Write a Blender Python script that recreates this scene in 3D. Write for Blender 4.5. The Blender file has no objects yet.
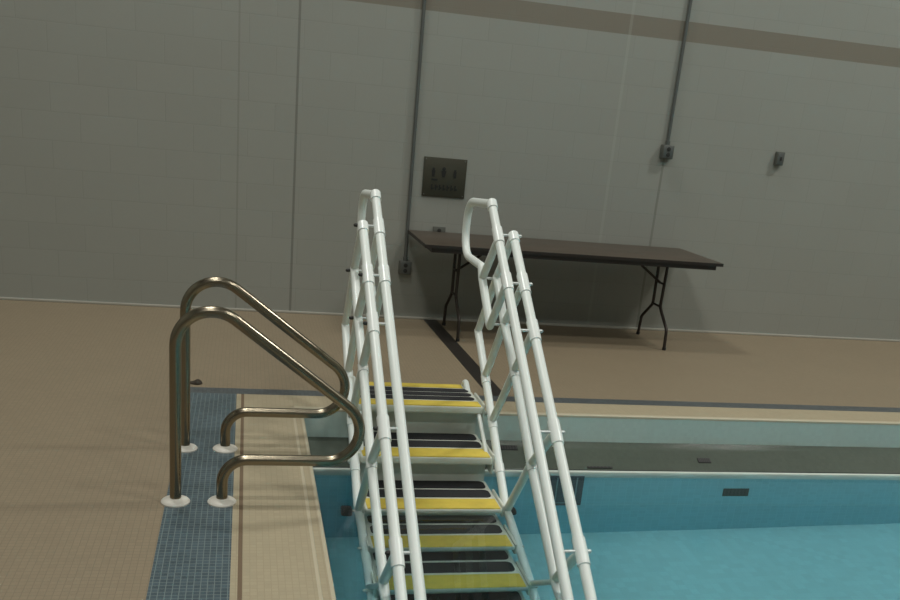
import bpy, bmesh, math
from mathutils import Vector, Matrix

scene = bpy.context.scene
COL = scene.collection

# ------------------------------------------------------------------ helpers
def srgb(r, g, b):
    f = lambda c: (c / 255 / 12.92) if c / 255 <= .04045 else ((c / 255 + .055) / 1.055) ** 2.4
    return (f(r), f(g), f(b), 1)

class NT:
    """tiny node-tree builder"""
    def __init__(self, name):
        self.m = bpy.data.materials.new(name); self.m.use_nodes = True
        self.t = self.m.node_tree; self.b = self.t.nodes['Principled BSDF']; self.out = self.t.nodes['Material Output']
    def n(self, kind, **kw):
        nd = self.t.nodes.new(kind)
        for k, v in kw.items():
            if k in nd.inputs.keys(): nd.inputs[k].default_value = v
            else: setattr(nd, k, v)
        return nd
    def l(self, a, b): self.t.links.new(a, b)
    def math(self, op, a, b=None, clamp=False):
        nd = self.t.nodes.new('ShaderNodeMath'); nd.operation = op; nd.use_clamp = clamp
        for i, v in enumerate((a, b)):
            if v is None: continue
            if isinstance(v, (int, float)): nd.inputs[i].default_value = v
            else: self.l(v, nd.inputs[i])
        return nd.outputs[0]
    def mix(self, fac, a, b):
        nd = self.t.nodes.new('ShaderNodeMix'); nd.data_type = 'RGBA'
        for s, v in ((nd.inputs[0], fac), (nd.inputs[6], a), (nd.inputs[7], b)):
            if isinstance(v, (int, float, tuple)): s.default_value = v
            else: self.l(v, s)
        return nd.outputs[2]
    def pos(self):
        g = self.t.nodes.new('ShaderNodeNewGeometry'); s = self.t.nodes.new('ShaderNodeSeparateXYZ')
        self.l(g.outputs['Position'], s.inputs[0]); return g.outputs['Position'], s.outputs
    def noise(self, scale, detail=3, vec=None):
        nd = self.n('ShaderNodeTexNoise', Scale=scale, Detail=detail)
        self.l(vec if vec is not None else self.pos()[0], nd.inputs['Vector']); return nd.outputs[0]
    def band(self, v, lo, hi):
        return self.math('MULTIPLY', self.math('GREATER_THAN', v, lo), self.math('LESS_THAN', v, hi))

def plain(name, col, rough=.5, metal=0, var=.12, scale=9, bump=0):
    k = NT(name); b = k.b
    f = k.noise(scale, 4)
    dark = tuple(c * (1 - var) for c in col[:3]) + (1,); lite = tuple(min(1, c * (1 + var)) for c in col[:3]) + (1,)
    k.l(k.mix(f, dark, lite), b.inputs['Base Color'])
    b.inputs['Roughness'].default_value = rough; b.inputs['Metallic'].default_value = metal
    if bump:
        bp = k.n('ShaderNodeBump', Strength=bump, Distance=.003); k.l(k.noise(scale * 12, 3), bp.inputs['Height']); k.l(bp.outputs[0], b.inputs['Normal'])
    return k.m

def mosaic(name, col, grout, size=.026, joint=.003, rough=.45, var=.12, axes='xy', patch=.25):
    """small square mosaic tile with grout lines"""
    k = NT(name); P, S = k.pos(); b = k.b
    ax = {'x': S[0], 'y': S[1], 'z': S[2]}
    h = joint / size / 2
    ms = []; cells = []
    for a in axes:
        q = k.math('DIVIDE', ax[a], size); fr = k.math('FRACT', q)
        d = k.math('ABSOLUTE', k.math('SUBTRACT', fr, .5))
        ms.append(k.math('GREATER_THAN', d, .5 - h)); cells.append(k.math('FLOOR', q))
    g = k.math('MAXIMUM', ms[0], ms[1])
    cv = k.n('ShaderNodeCombineXYZ'); k.l(cells[0], cv.inputs[0]); k.l(cells[1], cv.inputs[1])
    wn = k.n('ShaderNodeTexWhiteNoise'); k.l(cv.outputs[0], wn.inputs['Vector'])
    lo = tuple(c * (1 - var) for c in col[:3]) + (1,); hi = tuple(c * (1 + var) for c in col[:3]) + (1,)
    base = k.mix(wn.outputs[0], lo, hi)
    f = k.math('MULTIPLY', k.noise(2.3, 4), patch)
    base = k.mix(f, base, tuple(c * .55 for c in col[:3]) + (1,))
    k.l(k.mix(g, base, grout), b.inputs['Base Color'])
    bp = k.n('ShaderNodeBump', Strength=.25, Distance=.002); k.l(k.math('SUBTRACT', 1, g), bp.inputs['Height']); k.l(bp.outputs[0], b.inputs['Normal'])
    b.inputs['Roughness'].default_value = rough
    return k.m

# ------------------------------------------------------------------ mesh collector
class MB:
    def __init__(self): self.bm = bmesh.new()
    def box(self, x0, x1, y0, y1, z0, z1, bev=0, seg=2):
        r = bmesh.ops.create_cube(self.bm, size=1)
        for v in r['verts']:
            v.co = Vector(((x0 + x1) / 2 + v.co.x * (x1 - x0), (y0 + y1) / 2 + v.co.y * (y1 - y0), (z0 + z1) / 2 + v.co.z * (z1 - z0)))
        if bev:
            es = list({e for v in r['verts'] for e in v.link_edges})
            bmesh.ops.bevel(self.bm, geom=es, offset=bev, segments=seg, affect='EDGES', profile=.5)
        return self
    def quad(self, *pts):
        self.bm.faces.new([self.bm.verts.new(p) for p in pts]); return self
    def tube(self, pts, r, seg=16, round_ends=False, closed=False):
        pts = [Vector(p) for p in pts]
        rr = [r] * len(pts) if not isinstance(r, (list, tuple)) else list(r)
        if round_ends:
            a, b = pts[0], pts[-1]; da = (a - pts[1]).normalized(); db = (b - pts[-2]).normalized()
            ra, rb = rr[0], rr[-1]
            angs = (80, 60, 40, 20)
            pre = [(a + da * ra * math.sin(math.radians(t)), ra * math.cos(math.radians(t))) for t in angs]
            post = [(b + db * rb * math.sin(math.radians(t)), rb * math.cos(math.radians(t))) for t in reversed(angs)]
            pts = [p for p, _ in pre] + pts + [p for p, _ in post]; rr = [q for _, q in pre] + rr + [q for _, q in post]
        n = len(pts); tang = []
        for i in range(n):
            a = pts[max(i - 1, 0)]; b = pts[min(i + 1, n - 1)]
            d = (b - a)
            if 0 < i < n - 1: d = (pts[i] - a).normalized() + (b - pts[i]).normalized()
            tang.append(d.normalized())
        up = Vector((0, 0, 1)) if abs(tang[0].z) < .9 else Vector((1, 0, 0))
        u = tang[0].cross(up).normalized(); rings = []
        for i in range(n):
            u = (u - tang[i] * u.dot(tang[i])).normalized(); w = tang[i].cross(u)
            rings.append([self.bm.verts.new(pts[i] + (u * math.cos(2 * math.pi * j / seg) + w * math.sin(2 * math.pi * j / seg)) * rr[i]) for j in range(seg)])
        for i in range(n - 1):
            for j in range(seg):
                self.bm.faces.new((rings[i][j], rings[i][(j + 1) % seg], rings[i + 1][(j + 1) % seg], rings[i + 1][j]))
        self.bm.faces.new(list(reversed(rings[0]))); self.bm.faces.new(rings[-1])
        return self
    def lathe(self, prof, centre, seg=32, axis='z'):
        """prof = [(r,h)...] round the given axis; closed by end caps"""
        c = Vector(centre); rings = []
        for r, h in prof:
            ring = []
            for j in range(seg):
                a = 2 * math.pi * j / seg; p = (r * math.cos(a), r * math.sin(a), h)
                if axis == 'y': p = (p[0], -p[2], p[1])
                if axis == 'x': p = (p[2], p[0], p[1])
                ring.append(self.bm.verts.new(c + Vector(p)))
            rings.append(ring)
        for i in range(len(rings) - 1):
            for j in range(seg): self.bm.faces.new((rings[i][j], rings[i][(j + 1) % seg], rings[i + 1][(j + 1) % seg], rings[i + 1][j]))
        self.bm.faces.new(list(reversed(rings[0]))); self.bm.faces.new(rings[-1]); return self
    def prism(self, poly, lo, hi, axis='z'):
        """extrude a 2-D outline between lo and hi along axis"""
        def P(a, b, h): return {'z': (a, b, h), 'x': (h, a, b), 'y': (a, h, b)}[axis]
        A = [self.bm.verts.new(P(a, b, lo)) for a, b in poly]; B = [self.bm.verts.new(P(a, b, hi)) for a, b in poly]
        n = len(poly)
        self.bm.faces.new(A); self.bm.faces.new(list(reversed(B)))
        for i in range(n): self.bm.faces.new((A[i], B[i], B[(i + 1) % n], A[(i + 1) % n]))
        return self
    def build(self, name, mat, parent=None, smooth=True, fix=True):
        if fix: bmesh.ops.recalc_face_normals(self.bm, faces=self.bm.faces[:])
        me = bpy.data.meshes.new(name); self.bm.to_mesh(me); self.bm.free()
        if smooth:
            me.shade_smooth()
            me.set_sharp_from_angle(angle=math.radians(38))
        me.materials.append(mat)
        o = bpy.data.objects.new(name, me); COL.objects.link(o)
        if parent is not None:
            o.parent = parent; o.matrix_parent_inverse = Matrix.Translation(-Vector(parent.location))
        return o

def fillet(pts, rad, seg=10):
    """round the inner corners of a 3-D polyline; rad = one radius or a list for the inner corners"""
    pts = [Vector(p) for p in pts]; out = [pts[0]]
    for i in range(1, len(pts) - 1):
        r = rad[i - 1] if isinstance(rad, (list, tuple)) else rad
        a = (pts[i - 1] - pts[i]).normalized(); b = (pts[i + 1] - pts[i]).normalized()
        ang = a.angle(b); t = r / math.tan(ang / 2)
        A = pts[i] + a * t; B = pts[i] + b * t; bis = (a + b).normalized(); c = pts[i] + bis * (r / math.sin(ang / 2))
        u = (A - c).normalized(); v = (B - c); v = (v - u * v.dot(u)).normalized(); sweep = math.pi - ang
        for k in range(seg + 1):
            th = sweep * k / seg; out.append(c + (u * math.cos(th) + v * math.sin(th)) * r)
    out.append(pts[-1]); return out

def tag(o, label=None, cat=None, group=None, kind=None):
    if label: o['label'] = label
    if cat: o['category'] = cat
    if group: o['group'] = group
    if kind: o['kind'] = kind
    return o
def thing(name, loc, label, cat, group=None):
    o = bpy.data.objects.new(name, None); o.location = loc; o.empty_display_size = .1; COL.objects.link(o)
    return tag(o, label, cat, group)
def struct(o, label, cat): return tag(o, label, cat, kind='structure')
def copy_tree(o, parent=None):
    c = o.copy(); COL.objects.link(c)
    if parent is not None:
        c.parent = parent; c.matrix_parent_inverse = o.matrix_parent_inverse.copy()
    for ch in [x for x in o.children if x != c]: copy_tree(ch, c)
    return c

# ------------------------------------------------------------------ sizes (metres; origin = far left corner of the pool edge)
WY = 2.53                       # back wall
XL, XR, YF, ZC = -6.0, 9.5, -13.0, 8.9
PR, PF = 9.2, -12.5             # pool right end, near end
WZ = -.300                      # water level
LIP_Y, PW_Y = -.20, -.222       # gutter lip, underwater far wall
PZ = -1.22                      # pool floor

# ------------------------------------------------------------------ materials
def wall_material():
    k = NT('painted_block'); P, S = k.pos(); b = k.b
    cv = k.n('ShaderNodeCombineXYZ'); k.l(k.math('ADD', S[0], S[1]), cv.inputs[0]); k.l(S[2], cv.inputs[1])
    br = k.n('ShaderNodeTexBrick', offset=.5, squash=1.0); k.l(cv.outputs[0], br.inputs['Vector'])
    br.inputs['Scale'].default_value = 1; br.inputs['Brick Width'].default_value = .4; br.inputs['Row Height'].default_value = .2
    br.inputs['Mortar Size'].default_value = .005; br.inputs['Mortar Smooth'].default_value = .6; br.inputs['Bias'].default_value = 0
    br.inputs['Color1'].default_value = srgb(151, 153, 146); br.inputs['Color2'].default_value = srgb(149, 151, 144); br.inputs['Mortar'].default_value = srgb(146, 148, 141)
    c = br.outputs['Color']
    c = k.mix(k.math('MULTIPLY', k.noise(1.3, 5), .22), c, srgb(134, 133, 123))
    stripe = k.band(S[2], 2.365, 2.512)
    c = k.mix(stripe, c, srgb(126, 120, 108))
    for x, w, col, f, z0, z1 in ((-.40, .007, (105, 103, 94), .3, -1, 20), (.033, .009, (84, 83, 76), .5, -1, 20), (2.62, .012, (176, 178, 170), .2, -1, 20), (3.08, .010, (110, 110, 102), .55, -1, 1.5)):
        m = k.math('MULTIPLY', k.band(S[0], x - w, x + w), k.band(S[2], z0, z1)); c = k.mix(k.math('MULTIPLY', m, f), c, srgb(*col))
    k.l(c, b.inputs['Base Color']); b.inputs['Roughness'].default_value = .5
    bp = k.n('ShaderNodeBump', Strength=.12, Distance=.004); k.l(k.math('SUBTRACT', 1, br.outputs['Fac']), bp.inputs['Height']); k.l(bp.outputs[0], b.inputs['Normal'])
    return k.m
M = {}
M['wall'] = wall_material()
M['ceiling'] = plain('ceiling_paint', srgb(150, 150, 145), .8)
M['deck'] = mosaic('beige_deck_mosaic', srgb(141, 127, 105), srgb(125, 113, 93), .025, .003, .5, .04)
M['coping'] = mosaic('beige_coping_mosaic', srgb(172, 160, 134), srgb(160, 148, 123), .025, .003, .5, .04)
M['blue'] = mosaic('blue_grey_mosaic', srgb(73, 89, 97), srgb(112, 126, 127), .0235, .003, .3, .2)
M['slate'] = mosaic('slate_drain_mosaic', srgb(84, 90, 92), srgb(70, 74, 76), .0235, .003, .4, .15)
M['black_tile'] = mosaic('black_floor_mosaic', srgb(48, 44, 40), srgb(40, 38, 36), .05, .004, .4, .1)
M['bullnose'] = plain('cream_bullnose_tile', srgb(186, 177, 154), .35)
M['groove'] = plain('brown_joint', srgb(112, 94, 74), .8)
M['cove'] = plain('pale_cove_strip', srgb(172, 170, 160), .5)
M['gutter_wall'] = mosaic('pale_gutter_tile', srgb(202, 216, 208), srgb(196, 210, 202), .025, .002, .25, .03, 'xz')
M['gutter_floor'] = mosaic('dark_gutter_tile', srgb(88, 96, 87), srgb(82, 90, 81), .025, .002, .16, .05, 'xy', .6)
M['lip'] = plain('white_gutter_lip', srgb(200, 208, 200), .4)
M['pool_wall'] = mosaic('aqua_pool_wall_tile', srgb(152, 206, 218), srgb(158, 211, 221), .05, .003, .4, .04, 'xz')
M['pool_side'] = mosaic('aqua_pool_side_tile', srgb(152, 206, 218), srgb(158, 211, 221), .05, .003, .4, .04, 'yz')
M['pool_floor'] = mosaic('pale_pool_floor', srgb(198, 228, 232), srgb(190, 221, 226), .05, .004, .5, .05, 'xy', .2)
M['dark_tile'] = plain('navy_target_tile', srgb(40, 52, 66), .4)
M['pale_line'] = plain('grey_tile_line', srgb(130, 150, 155), .4)
M['black'] = plain('black_rubber', srgb(26, 28, 28), .6)
M['grip'] = plain('black_grip_tape', srgb(34, 34, 38), .75, bump=.6, scale=30)
M['yellow'] = plain('yellow_grip_tape', srgb(214, 190, 78), .6, bump=.4, scale=20, var=.15)
M['resin'] = plain('white_step_resin', srgb(206, 210, 200), .45)
M['pvc'] = plain('white_pvc', srgb(228, 234, 230), .32, var=.04)
M['coupling'] = plain('white_pvc_coupling', srgb(232, 237, 234), .25, var=.03)
M['steel_bolt'] = plain('steel_bolt', srgb(205, 210, 208), .35, .4)
M['chrome'] = plain('polished_steel', srgb(142, 133, 116), .22, 1, var=.05, scale=4)
M['flange'] = plain('white_flange', srgb(212, 208, 198), .4)
M['laminate'] = plain('brown_laminate', srgb(72, 63, 53), .4, var=.2, scale=5)
M['edge'] = plain('dark_table_edge', srgb(40, 34, 30), .5)
M['leg'] = plain('dark_brown_steel', srgb(50, 43, 37), .45, .2)
M['conduit'] = plain('grey_conduit', srgb(104, 108, 106), .45, .5)
M['box'] = plain('grey_junction_box', srgb(98, 100, 94), .5, .3)
M['socket'] = plain('dark_socket', srgb(44, 44, 42), .5)
M['plaque'] = plain('dark_bronze_plate', srgb(66, 65, 53), .5, .3, var=.1)
M['marks'] = plain('black_sign_marks', srgb(25, 27, 24), .6)
M['brownbit'] = plain('brown_rubber', srgb(50, 41, 30), .7, var=.25, scale=60)

def water_material():
    k = NT('pool_water'); t = k.t
    t.nodes.remove(k.b)
    g = k.n('ShaderNodeBsdfGlass', IOR=1.33, Roughness=0.0, Color=(1, 1, 1, 1))
    P, S = k.pos()
    bp = k.n('ShaderNodeBump', Strength=.035, Distance=.02); k.l(k.noise(5, 2), bp.inputs['Height']); k.l(bp.outputs[0], g.inputs['Normal'])
    k.l(g.outputs[0], k.out.inputs['Surface'])
    v = k.n('ShaderNodeVolumeAbsorption', Color=(.10, .80, .90, 1), Density=.42); k.l(v.outputs[0], k.out.inputs['Volume'])
    return k.m
M['water'] = water_material()

# ------------------------------------------------------------------ room shell and pool basin
wb = MB().box(XL - .2, XR + .2, WY, WY + .2, -.3, ZC)
struct(wb.build('wall_back', M['wall'], smooth=False), 'pale painted block wall behind the folding table with a tan stripe up high', 'wall')
struct(MB().box(XL - .2, XL, YF, WY, -.3, ZC).build('wall_left', M['wall'], smooth=False), 'pale painted block side wall left of the deck', 'wall')
struct(MB().box(XR, XR + .2, YF, WY, -.3, ZC).build('wall_right', M['wall'], smooth=False), 'pale painted block side wall right of the pool', 'wall')
struct(MB().box(XL - .2, XR + .2, YF - .2, YF, -.3, ZC).build('wall_front', M['wall'], smooth=False), 'pale painted block wall facing the folding table across the pool', 'wall')
struct(MB().box(XL - .2, XR + .2, YF - .2, WY + .2, ZC, ZC + .2).build('ceiling', M['ceiling'], smooth=False), 'plain grey ceiling high over the pool', 'ceiling')
fl = MB()
SL, SR = -.646, -.369
bs = lambda y: (1.145 + (WY - y) * .0165, 1.262 + (WY - y) * .0165)        # black stripe edges
Y0, Y1 = .240, .352
fl.quad((XL, YF, 0), (SL, YF, 0), (SL, WY, 0), (XL, WY, 0))
fl.quad((SL, Y1, 0), (bs(Y1)[0], Y1, 0), (bs(WY)[0], WY, 0), (SL, WY, 0))
fl.quad((bs(Y1)[1], Y1, 0), (XR, Y1, 0), (XR, WY, 0), (bs(WY)[1], WY, 0))
struct(fl.build('floor', M['deck'], smooth=False), 'beige mosaic tile pool deck running up to the block wall', 'floor')
struct(MB().quad((bs(Y1)[0], Y1, 0), (bs(Y1)[1], Y1, 0), (bs(WY)[1], WY, 0), (bs(WY)[0], WY, 0)).build('trim_1', M['black_tile'], smooth=False), 'black tile line crossing the deck from the wall to the stairs', 'floor stripe')
struct(MB().quad((SL, YF, 0), (SR, YF, 0), (SR, Y0, 0), (SL, Y0, 0)).build('trim_2', M['blue'], smooth=False), 'wide blue grey mosaic band under the grab rails', 'floor stripe')
struct(MB().quad((SL, Y0, 0), (XR, Y0, 0), (XR, Y1, 0), (SL, Y1, 0)).build('trim_3', M['slate'], smooth=False), 'narrow slate mosaic band along the far pool edge', 'floor stripe')
# coping: left side and far side
cp = MB()
cp.quad((SR, PF, 0), (SR + .026, PF, 0), (SR + .026, Y0, 0), (SR, Y0, 0))
cp.quad((SR + .042, PF, 0), (-.062, PF, 0), (-.062, .03, 0), (SR + .042, Y0, 0))
cp.quad((-.048, PF, -.0015), (-.018, PF, -.0015), (-.018, .03, -.0015), (-.048, .03, -.0015))
cp.quad((-.062, .03, 0), (PR, .03, 0), (PR, Y0, 0), (SR + .042, Y0, 0))
struct(cp.build('trim_4', M['coping'], smooth=False), 'beige mosaic coping around the pool corner', 'pool coping')
struct(MB().quad((SR + .026, PF, -.001), (SR + .042, PF, -.001), (SR + .042, Y0, -.001), (SR + .026, Y0, -.001)).build('trim_5', M['groove'], smooth=False), 'thin brown joint between the blue band and the coping', 'tile joint')
def bull(w, r, n=6):
    """coping nose outline (across, z): flat top, round nose at across = 0"""
    pts = [(-w, 0)]
    for i in range(n + 1):
        a = math.pi / 2 - math.pi / 2 * i / n; pts.append((-r + r * math.cos(a), -r + r * math.sin(a)))
    pts += [(0, -.05), (-w, -.05)]; return pts
b1 = MB()
b1.prism([(x, z) for x, z in bull(.018, .012)], PF, -.0, 'y')
b1.prism([(x - .048, z) for x, z in bull(.014, .003)], PF, .03, 'y')
struct(b1.build('trim_6', M['bullnose']), 'cream rounded tile nosing on the left pool edge', 'pool edge')
b2 = MB(); b2.prism([(-y, max(z, -.016)) for y, z in bull(.03, .008)], -.06, PR, 'x')
struct(b2.build('trim_7', M['bullnose']), 'cream rounded tile nosing on the far pool edge', 'pool edge')
struct(MB().box(XL, XR, WY - .012, WY, 0, .02, .004).build('baseboard_back', M['cove']), 'thin pale cove strip at the foot of the back wall', 'baseboard')
# gutter at the far end
struct(MB().quad((0, .001, -.012), (PR, .001, -.012), (PR, .001, -.19), (0, .001, -.19)).build('wall_gutter', M['gutter_wall'], smooth=False), 'pale tiled upstand of the far pool gutter', 'gutter wall')
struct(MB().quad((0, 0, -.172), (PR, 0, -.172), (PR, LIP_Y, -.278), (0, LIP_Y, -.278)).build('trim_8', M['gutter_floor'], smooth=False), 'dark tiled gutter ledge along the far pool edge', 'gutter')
lip = MB().box(0, PR, PW_Y, LIP_Y + .004, -.36, -.282, .007, 3)
struct(lip.build('trim_9', M['lip']), 'white gutter lip at the far edge of the water', 'gutter lip')
struct(MB().quad((0, PW_Y, -.35), (PR, PW_Y, -.35), (PR, PW_Y, PZ), (0, PW_Y, PZ)).build('wall_pool_far', M['pool_wall'], smooth=False), 'aqua tiled far wall of the pool under water', 'pool wall')
struct(MB().quad((0, PF, -.04), (0, .0, -.04), (0, .0, PZ), (0, PF, PZ)).build('wall_pool_left', M['pool_side'], smooth=False), 'aqua tiled left wall of the pool', 'pool wall')
struct(MB().quad((PR, PF, -.0), (PR, .0, -.0), (PR, .0, PZ), (PR, PF, PZ)).build('wall_pool_right', M['pool_side'], smooth=False), 'aqua tiled right wall of the pool', 'pool wall')
struct(MB().quad((0, PF, 0), (PR, PF, 0), (PR, PF, PZ), (0, PF, PZ)).build('wall_pool_near', M['pool_wall'], smooth=False), 'aqua tiled near wall of the pool', 'pool wall')
struct(MB().quad((0, PF, PZ), (PR, PF, PZ), (PR, PW_Y, PZ), (0, PW_Y, PZ)).build('pool_floor', M['pool_floor'], smooth=False), 'pale aqua pool floor under the water', 'pool floor')
struct(MB().box(-.012, PR + .02, PF - .02, PW_Y + .008, PZ - .03, WZ).build('pool_water', M['water'], smooth=False), 'clear turquoise pool water right of the tiled deck', 'water')

# ------------------------------------------------------------------ pool fittings
def grate(name, x, y, z, w, d, tilt, label, cat, n=7):
    t = thing(name, (x, y, z), label, cat)
    m = MB().box(-w / 2, w / 2, -d / 2, d / 2, 0, .004)
    f = m.build('grate_plate', M['black'], None); f.parent = t
    s = MB()
    for i in range(n):
        xx = -w / 2 + w * (i + .5) / n; s.box(xx - w / n * .2, xx + w / n * .2, -d / 2 * .8, d / 2 * .8, .004, .006)
    g = s.build('slot_bars', M['socket'], None); g.parent = t
    t.rotation_euler = tilt; return t
sl = math.atan2(.106, .20)
gz = lambda y: -.172 + y * .53 + .001
grate('gutter_drain', 2.478, -.125, gz(-.125), .085, .038, (sl, 0, 0), 'small black drain grate in the dark gutter ledge, right of the stairs', 'drain')
grate('gutter_drain', 1.22, -.055, gz(-.055), .12, .035, (sl, 0, 0), 'thin black gutter drain just right of the upper stairs', 'drain')
grate('gutter_drain', 1.77, -.185, gz(-.185), .16, .014, (sl, 0, 0), 'thin black slot drain beside the white gutter lip', 'drain')
grate('wall_inlet', 2.68, PW_Y - .001, -.60, .175, .135, (math.pi / 2, 0, 0), 'dark rectangular inlet grate on the underwater far wall', 'inlet')
tg = thing('target_tile', (1.565, PW_Y, -.55), 'dark square lane target with pale inner lines on the underwater wall behind the stairs', 'lane target')
o = MB().box(1.455, 1.665, PW_Y - .006, PW_Y, -.80, -.325).build('dark_tile_field', M['dark_tile'], tg)
m = MB(); m.box(1.495, 1.502, PW_Y - .009, PW_Y - .005, -.76, -.35); m.box(1.618, 1.625, PW_Y - .009, PW_Y - .005, -.76, -.35); m.box(1.495, 1.625, PW_Y - .009, PW_Y - .005, -.765, -.755)
m.build('pale_line', M['pale_line'], tg)

# ------------------------------------------------------------------ grab rails
def grab_rail():
    t = thing('grab_rail', (-.51, 0, 0), 'x', 'grab rail')
    pts = [(-.605, 0, .004), (-.598, 0, .965), (.43, 0, .195), (-.415, 0, .195), (-.415, 0, .004)]
    MB().tube(fillet(pts, [.145, .137, .105], 16), .0238, 20).build('rail_tube', M['chrome'], t)
    for x in (-.605, -.415):
        MB().lathe([(.060, .0), (.060, .005), (.055, .011), (.043, .016), (.029, .019), (.0245, .022)], (x, 0, 0), 36).build('flange', M['flange'], t)
    return t
g0 = grab_rail(); g0.location.y = -1.337
g0['label'] = 'nearer polished steel figure-four grab rail standing on the blue mosaic band'; g0['group'] = 'steel grab rails at the pool edge'
g1 = copy_tree(g0); g1.location = (-.51, -.69, 0)
g1['label'] = 'farther polished steel figure-four grab rail, behind its twin on the blue band'

# ------------------------------------------------------------------ pool stairs
st = thing('pool_stairs', (.65, .1, 0), 'white pipe-railed pool stairs with black and yellow treads leading down into the water', 'stairs')
XC, HW = .65, .365
def strip(x0, x1, y0, y1, z, r, t=.004):
    """flat strip with rounded ends"""
    pts = []; n = 7; cy = (y0 + y1) / 2; r = min(r, (y1 - y0) / 2)
    for cx, a0 in ((x1 - r, -90), (x0 + r, 90)):
        for (yy, aa) in (((y0 + r), a0), ((y1 - r), a0 + 90)) if a0 == -90 else (((y1 - r), a0), ((y0 + r), a0 + 90)):
            for i in range(n + 1):
                a = math.radians(aa + 90 * i / n); pts.append((cx + r * math.cos(a), yy + r * math.sin(a)))
    return MB().prism(pts, z, z + t, 'z')
steps = [(-.16, .085), (-.464, -.110), (-.763, -.286), (-1.045, -.452), (-1.325, -.605), (-1.605, -.758), (-1.885, -.911), (-2.165, -1.064)]
for i, (y, z) in enumerate(steps):
    back = .29 if i == 0 else y + .395
    x0, x1 = XC - HW, XC + HW
    s = MB().box(x0, x1, y, back, z - .045, z, .010, 3)
    root = s.build('step', M['resin'], st)
    if i < len(steps) - 1:
        zz = steps[i + 1][1] - .02
        MB().box(x0 + .012, x1 - .012, y + .088, y + .106, zz, z - .04).build('riser', M['resin'], root)
    e = .022
    if i == 0:
        rows = [(-.045, .020), (.038, .100), (.118, .184)]
        strip(x0 + e, x1 - e - .02, .205, .275, z, .004).build('yellow_strip', M['yellow'], root)
    else:
        rows = [(y + .152, y + .254), (y + .276, y + .380)]
    for a, b_ in rows: strip(x0 + e, x1 - e, a, b_, z, .03).build('grip_strip', M['grip'], root)
    nose = MB().box(x0 + .012, x1 - .012, y + .004, y + (.095 if i == 0 else .132), z - (.020 if i == 0 else .008), z + .004, .003, 2)
    nose.build('yellow_nosing', M['yellow'], root)
    for sx in (-1, 1):      # hinge plate and bolt joining each step end to the lower rail
        xa = XC + sx * HW
        m = MB().box(min(xa, xa + sx * .014), max(xa, xa + sx * .014), y + .01, min(back - .02, y + .25), z - .105, z + .012, .005, 2)
        m.tube([(xa, y + .045, z - .05), (xa + sx * .05, y + .045, z - .05)], .013, 12, True)
        m.build('side_bracket', M['resin'], root)
RS = .700
D0 = (-.252, 1.068)
rail_z = lambda y: D0[1] + RS * (y - D0[0])
Fz = lambda y: .806 + .692 * y
E_nodes = [(.288, .428), (0.01, .220), (-.242, .030), (-.475, -.148), (-.711, -.322), (-1.24, -.665), (-1.75, -.98)]
F_nodes = [(-.007, .806), (-.267, .601), (-.557, .413), (-1.019, .070), (-1.56, -.274)]
D_nodes = [(y, rail_z(y)) for y in (-.252, -.540, -.800, -1.300, -1.800)]
def seg_along(a, b, r, ext0, ext1):
    a, b = Vector(a), Vector(b); d = (b - a).normalized(); return [a - d * ext0, b + d * ext1]
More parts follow.
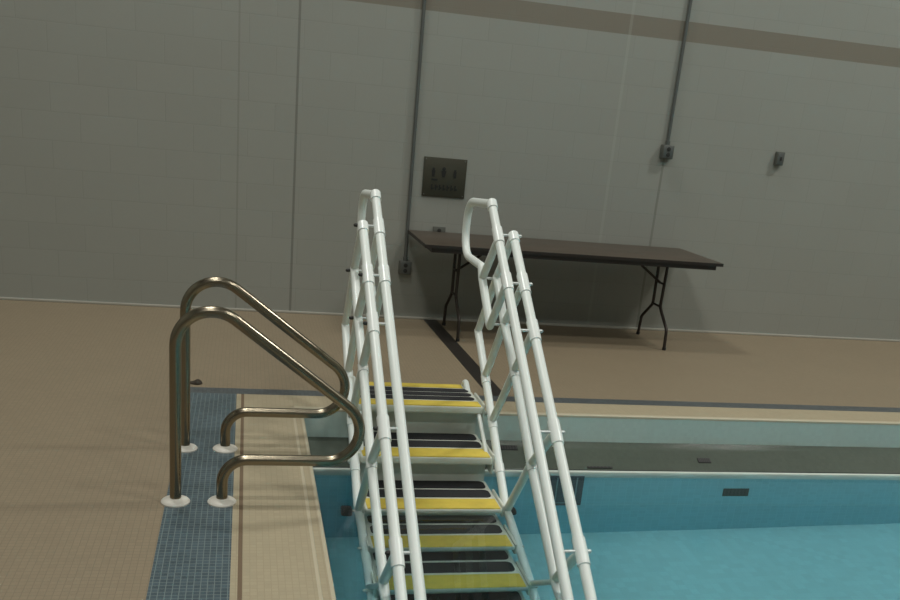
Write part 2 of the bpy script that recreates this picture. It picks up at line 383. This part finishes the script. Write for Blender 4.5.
for s in (-1, 1):
    ki, ko = (.017, .026) if s < 0 else (.017, .003)          # the rails close in slightly towards the water
    fi = lambda y: XC + s * (.318 - ki * max(0, -y - .1) / 1.8); fo = lambda y: XC + s * (.402 - ko * max(0, -y - .1) / 1.8)
    I = lambda p: (fi(p[0]), p[0], p[1]); O = lambda p: (fo(p[0]), p[0], p[1])
    R0 = .0235
    # inner handrail: long slope, elbow, return loop, short mid rail
    yb = -2.42
    path = [I(q) for q in ((yb, PZ), (yb, rail_z(yb)), (-.055, 1.205), (.49, 1.165), (.515, .855), (.03, .855), (-.012, .795), (-.285, .588))]
    MB().tube(fillet(path, [.05, .032, .13, .15, .03, .02], 8), R0, 18, True).build('inner_handrail', M['pvc'], st)
    # outer rails
    yo = -2.36
    MB().tube(fillet([O((yo, PZ)), O((yo, rail_z(yo))), O(D_nodes[0])], .05, 8), R0, 18, True).build('outer_handrail', M['pvc'], st)
    MB().tube([O(n) for n in F_nodes] + [O((-2.05, -.62))], R0, 18, True).build('middle_rail', M['pvc'], st)
    MB().tube([O(n) for n in E_nodes], R0, 18, True).build('lower_rail', M['pvc'], st)
    # struts that link lower, middle and top rails
    for k in range(5):
        MB().tube(seg_along(O(E_nodes[[0, 1, 2, 4, 5][k]]), O(F_nodes[k]), 0, 0, 0), .0215, 16, True).build('strut', M['pvc'], st)
        MB().tube(seg_along(O(F_nodes[k]), O(D_nodes[k]), 0, 0, 0), .0215, 16, True).build('strut', M['pvc'], st)
    for a, b in (((-.012, .795), (-.275, rail_z(-.275))), ((-.285, .585), (-.540, rail_z(-.540)))):
        MB().tube([I(a), I(b)], .0215, 16, True).build('strut', M['pvc'], st)
    # couplings (sleeves) on the pipes
    def coupling(pt, nxt, fn, ln=.10, back=.07, r=.0285):
        a = Vector(fn(pt)); d = (Vector(fn(nxt)) - a).normalized(); a = a - d * back
        MB().tube([a, a + d * ln * .02, a + d * ln * .98, a + d * ln], [R0 + .0005, r, r, R0 + .0005], 18).build('coupling', M['coupling'], st)
    lo = (-3, rail_z(-3))
    for y in (-.05, -.275, -.553): coupling((y, rail_z(y)), lo, I, .115 if y < -.1 else .055, .075 if y < -.1 else .01)
    for n in D_nodes[1:]: coupling(n, lo, O, .13, .062)
    coupling(D_nodes[0], lo, O, .06, .012)
    for k in (2, 3): coupling(F_nodes[k], F_nodes[k + 1], O, .05, .005, .027)
    for k in (1, 2, 3): coupling(E_nodes[k], E_nodes[k + 1], O, .06, .005, .027)
    # cross bolts with end caps
    pairs = list(D_nodes) + [(-.007, .796), (-.272, .592)]
    for n in pairs:
        xi, xo = fi(n[0]), fo(n[0])
        a, b = (xi, n[0], n[1]), (xo + s * .034, n[0], n[1])
        bl = MB().tube([a, b], .0078, 10).build('cross_bolt', M['steel_bolt'], st)
        MB().tube([(xo + s * .028, n[0], n[1]), (xo + s * .038, n[0], n[1])], .0095, 12, True).build('bolt_cap', M['steel_bolt'] if s > 0 else M['socket'], bl)
    # black knob where the lower rail meets the water
    n = E_nodes[4]
    prof = [(.012, 0), (.012, .022), (.044, .024), (.049, .032), (.049, .068), (.042, .076)] if s < 0 else [(.012, 0), (.036, .004), (.040, .010), (.040, .030), (.034, .036)]
    k = MB(); k.lathe([(r_, s * h_) for r_, h_ in prof], (fo(n[0]) + s * .012, n[0], n[1] - .025), 18, 'x')
    k.build('knob', M['black'], st)
    # small hooked pipe that seats the top step on the deck
    MB().tube(fillet([(XC + s * .345, .27, .006), (XC + s * .345, .27, .135), (XC + s * .345, .10, .04)], .03, 6), .018, 14, True).build('deck_hook', M['pvc'], st)
    MB().tube([(XC + s * .345, -.125, .05), (XC + s * .35, -.40, -.13)], .012, 12, True).build('side_link', M['pvc'], st)
    MB().tube([(XC + s * .25, .20, .0), (XC + s * .25, .20, .05)], .016, 14).build('foot', M['resin'], st)

# ------------------------------------------------------------------ folding table
TX0, TX1, TY0, TY1, TH = .955, 3.347, 1.693, 2.495, .737
tb = thing('folding_table', ((TX0 + TX1) / 2, (TY0 + TY1) / 2, 0), 'long dark brown folding table with steel wishbone legs against the block wall', 'table')
MB().box(TX0, TX1, TY0, TY1, TH - .020, TH, .004, 2).build('tabletop', M['laminate'], tb)
MB().prism([(TX0 + .05, TY0 + .012), (TX1 - .05, TY0 + .012), (TX1 - .05, TY1 - .012), (TX0 + .05, TY1 - .012)], TH - .058, TH - .020, 'z').build('apron', M['edge'], tb)
ed = MB()
for a in ((TX0 - .001, TX1 + .001, TY0 - .002, TY0 + .004), (TX0 - .001, TX1 + .001, TY1 - .004, TY1 + .002), (TX0 - .002, TX0 + .004, TY0, TY1), (TX1 - .004, TX1 + .002, TY0, TY1)):
    ed.box(*a, TH - .026, TH - .002)
ed.build('edge_band', M['edge'], tb)
def leg_frame(x, ins):
    fr = MB()
    ym = (TY0 + TY1) / 2 - .03
    for s in (-1, 1):
        yt, yn, yf = ym + s * .085, ym + s * .075, ym + s * .275
        fr.tube(fillet([(x, yt, TH - .05), (x, yn, .31), (x, yf - s * .015, .165), (x, yf, .006)], [.05, .05], 6), .0125, 12, True)
    f = fr.build('leg_frame', M['leg'], tb)
    MB().tube([(x, ym - .085, .315), (x, ym + .085, .315)], .009, 10).build('cross_bar', M['leg'], f)
    MB().tube([(x, ym - .085, .50), (x, ym + .085, .50)], .008, 10).build('cross_bar', M['leg'], f)
    MB().tube([(x, ym, .50), (x + ins * .26, ym, TH - .055)], .010, 10, True).build('folding_brace', M['leg'], f)
    for s in (-1, 1):
        MB().tube([(x, ym + s * .275, 0), (x, ym + s * .275, .022)], .0155, 12).build('foot_cap', M['black'], f)
    MB().box(x - .02, x + .02, ym - .11, ym + .11, TH - .066, TH - .056).build('hinge_plate', M['leg'], f)
leg_frame(3.015, -1); leg_frame(1.285, 1)

# ------------------------------------------------------------------ things on the wall
def conduit(x, zb, label, up=True):
    t = thing('electrical_conduit', (x, WY, zb), label, 'conduit', 'conduits running up the wall')
    MB().tube([(x, WY - .0155, zb + .05), (x, WY - .0155, ZC - .02)], .0135, 14).build('pipe', M['conduit'], t)
    jb = MB().box(x - .05, x + .05, WY - .055, WY, zb - .055, zb + .055, .006, 2).build('junction_box', M['box'], t)
    cvr = MB().box(x - .043, x + .043, WY - .059, WY - .054, zb - .048, zb + .048, .002).build('cover_plate', M['conduit'], jb)
    for dz in (-.022, .022): MB().lathe([(.017, .0), (.017, .004), (.012, .005)], (x, WY - .058, zb + dz), 16, 'y').build('socket', M['socket'], jb)
    MB().tube([(x, WY - .0205, zb + .05), (x, WY - .0205, zb + .085)], .0195, 14).build('connector', M['conduit'], t)
    zs = zb + 2.7
    while zs < ZC - .3:
        MB().box(x - .034, x + .034, WY - .006, WY, zs - .01, zs + .01).build('strap', M['conduit'], t); zs += 1.8
    return t
conduit(.951, .43, 'grey conduit dropping to a low outlet box just left of the folding table')
conduit(3.083, 1.515, 'grey conduit ending in an outlet box high over the folding table')
pl = thing('wall_sign', (1.22, WY, 1.16), 'square dark bronze sign plate with black symbols on the wall over the table', 'sign')
MB().box(1.046, 1.398, WY - .012, WY, 1.010, 1.314, .004, 2).build('plate', M['plaque'], pl)
for x, h in ((1.128, .9), (1.212, 1.2), (1.305, .7)):      # three worn figure symbols
    mk = MB(); mk.lathe([(.0125 * h, 0), (.0125 * h, .003), (.010 * h, .0035)], (x, WY - .0115, 1.212 + .014 * h), 14, 'y')
    mk.prism([(x - .017 * h, 1.215), (x + .017 * h, 1.215), (x + .010, 1.165), (x - .010, 1.165)], WY - .0150, WY - .0115, 'y')
    mk.build('figure_symbol', M['marks'], pl)
mk = MB(); mk.box(1.115, 1.165, WY - .0150, WY - .0115, 1.136, 1.150); mk.build('raised_line', M['marks'], pl)
for i in range(7):                                            # worn row of raised strokes, not legible
    x = 1.116 + i * .032; q = (1.066, 1.080, 1.072)[i % 3]; mk = MB()
    mk.prism([(x, 1.064), (x + .012, 1.064), (x + .012, q), (x + .024, q + .004), (x + .024, q + .014), (x + .012, q + .016), (x + .012, 1.106), (x, 1.106)], WY - .0150, WY - .0115, 'y')
    mk.build('raised_mark', M['marks'], pl)
for x in (1.062, 1.382):
    for z in (1.026, 1.298): MB().lathe([(.006, 0), (.006, .002), (.003, .003)], (x, WY - .0115, z), 10, 'y').build('screw', M['box'], pl)
ol = thing('wall_outlet', (1.215, WY, .745), 'small dark outlet plate on the wall just at the left end of the tabletop', 'outlet')
MB().box(1.163, 1.267, WY - .012, WY, .66, .775, .003, 2).build('plate', M['box'], ol)
for dz in (.69, .745): MB().lathe([(.016, 0), (.016, .003), (.012, .004)], (1.215, WY - .0115, dz), 14, 'y').build('socket', M['socket'], ol)
wx = thing('wall_switch_box', (4.122, WY, 1.545), 'small grey box alone on the wall right of the table', 'wall box')
MB().box(4.088, 4.156, WY - .045, WY, 1.49, 1.60, .005, 2).build('housing', M['box'], wx)
MB().box(4.096, 4.148, WY - .049, WY - .044, 1.50, 1.59, .002).build('cover', M['conduit'], wx)
MB().box(4.114, 4.130, WY - .054, WY - .048, 1.53, 1.56, .002).build('button', M['socket'], wx)
dp = MB()
dp.lathe([(.030, 0), (.034, .006), (.030, .018), (.016, .024), (.006, .026)], (0, 0, 0), 18)
for v in dp.bm.verts: v.co.x *= 1.25; v.co.z *= .7 + .3 * math.sin(v.co.x * 90); v.co.y *= 1 + .2 * math.sin(v.co.x * 60)
db = dp.build('rubber_stopper', M['brownbit']); db.location = (-.612, .43, 0)
tag(db, 'small dark brown lump lying on the deck tiles behind the far grab rail post', 'stopper')

# ------------------------------------------------------------------ lights
def area(name, loc, w, h, power, col=(1, .99, .93), rot=(0, 0, 0)):
    L = bpy.data.lights.new(name, 'AREA'); L.shape = 'RECTANGLE'; L.size = w; L.size_y = h; L.energy = power; L.color = col
    o = bpy.data.objects.new(name, L); o.location = loc; o.rotation_euler = rot; COL.objects.link(o); return o
PWR = 1.0
for (x, y, p) in ((-1.4, 1.15, 205), (7.6, -.6, 320), (-1.4, -3.4, 110), (4.2, -3.4, 130), (-1.4, -8.5, 150), (4.2, -8.5, 160)):
    area('ceiling_lamp', (x, y, 8.6), 1.5, .7, p * PWR)
w = bpy.data.worlds.new('World'); scene.world = w; w.use_nodes = True
w.node_tree.nodes['Background'].inputs[0].default_value = (.8, .9, 1, 1); w.node_tree.nodes['Background'].inputs[1].default_value = .02

# ------------------------------------------------------------------ camera (upper part of an upright phone picture, hence the lens shift)
cam = bpy.data.cameras.new('camera'); co = bpy.data.objects.new('camera', cam); COL.objects.link(co)
r = Vector((0.9757443, -0.19928467, 0.09060176)); u = Vector((-0.01556815, 0.34965377, 0.93674963)); f = Vector((0.21835908, 0.91543862, -0.33807018))
co.matrix_world = Matrix(((r.x, u.x, -f.x, -.3362), (r.y, u.y, -f.y, -5.0768), (r.z, u.z, -f.z, 1.6347), (0, 0, 0, 1)))
cam.sensor_fit = 'HORIZONTAL'; cam.sensor_width = 36; cam.lens = 927.07 / 900 * 36
cam.shift_x = (450 - 449.03) / 900; cam.shift_y = (450.06 - 300) / 900
cam.clip_start = .05
scene.camera = co
scene.view_settings.view_transform = 'Standard'; scene.view_settings.look = 'None'
scene.view_settings.exposure = 0; scene.view_settings.gamma = 1
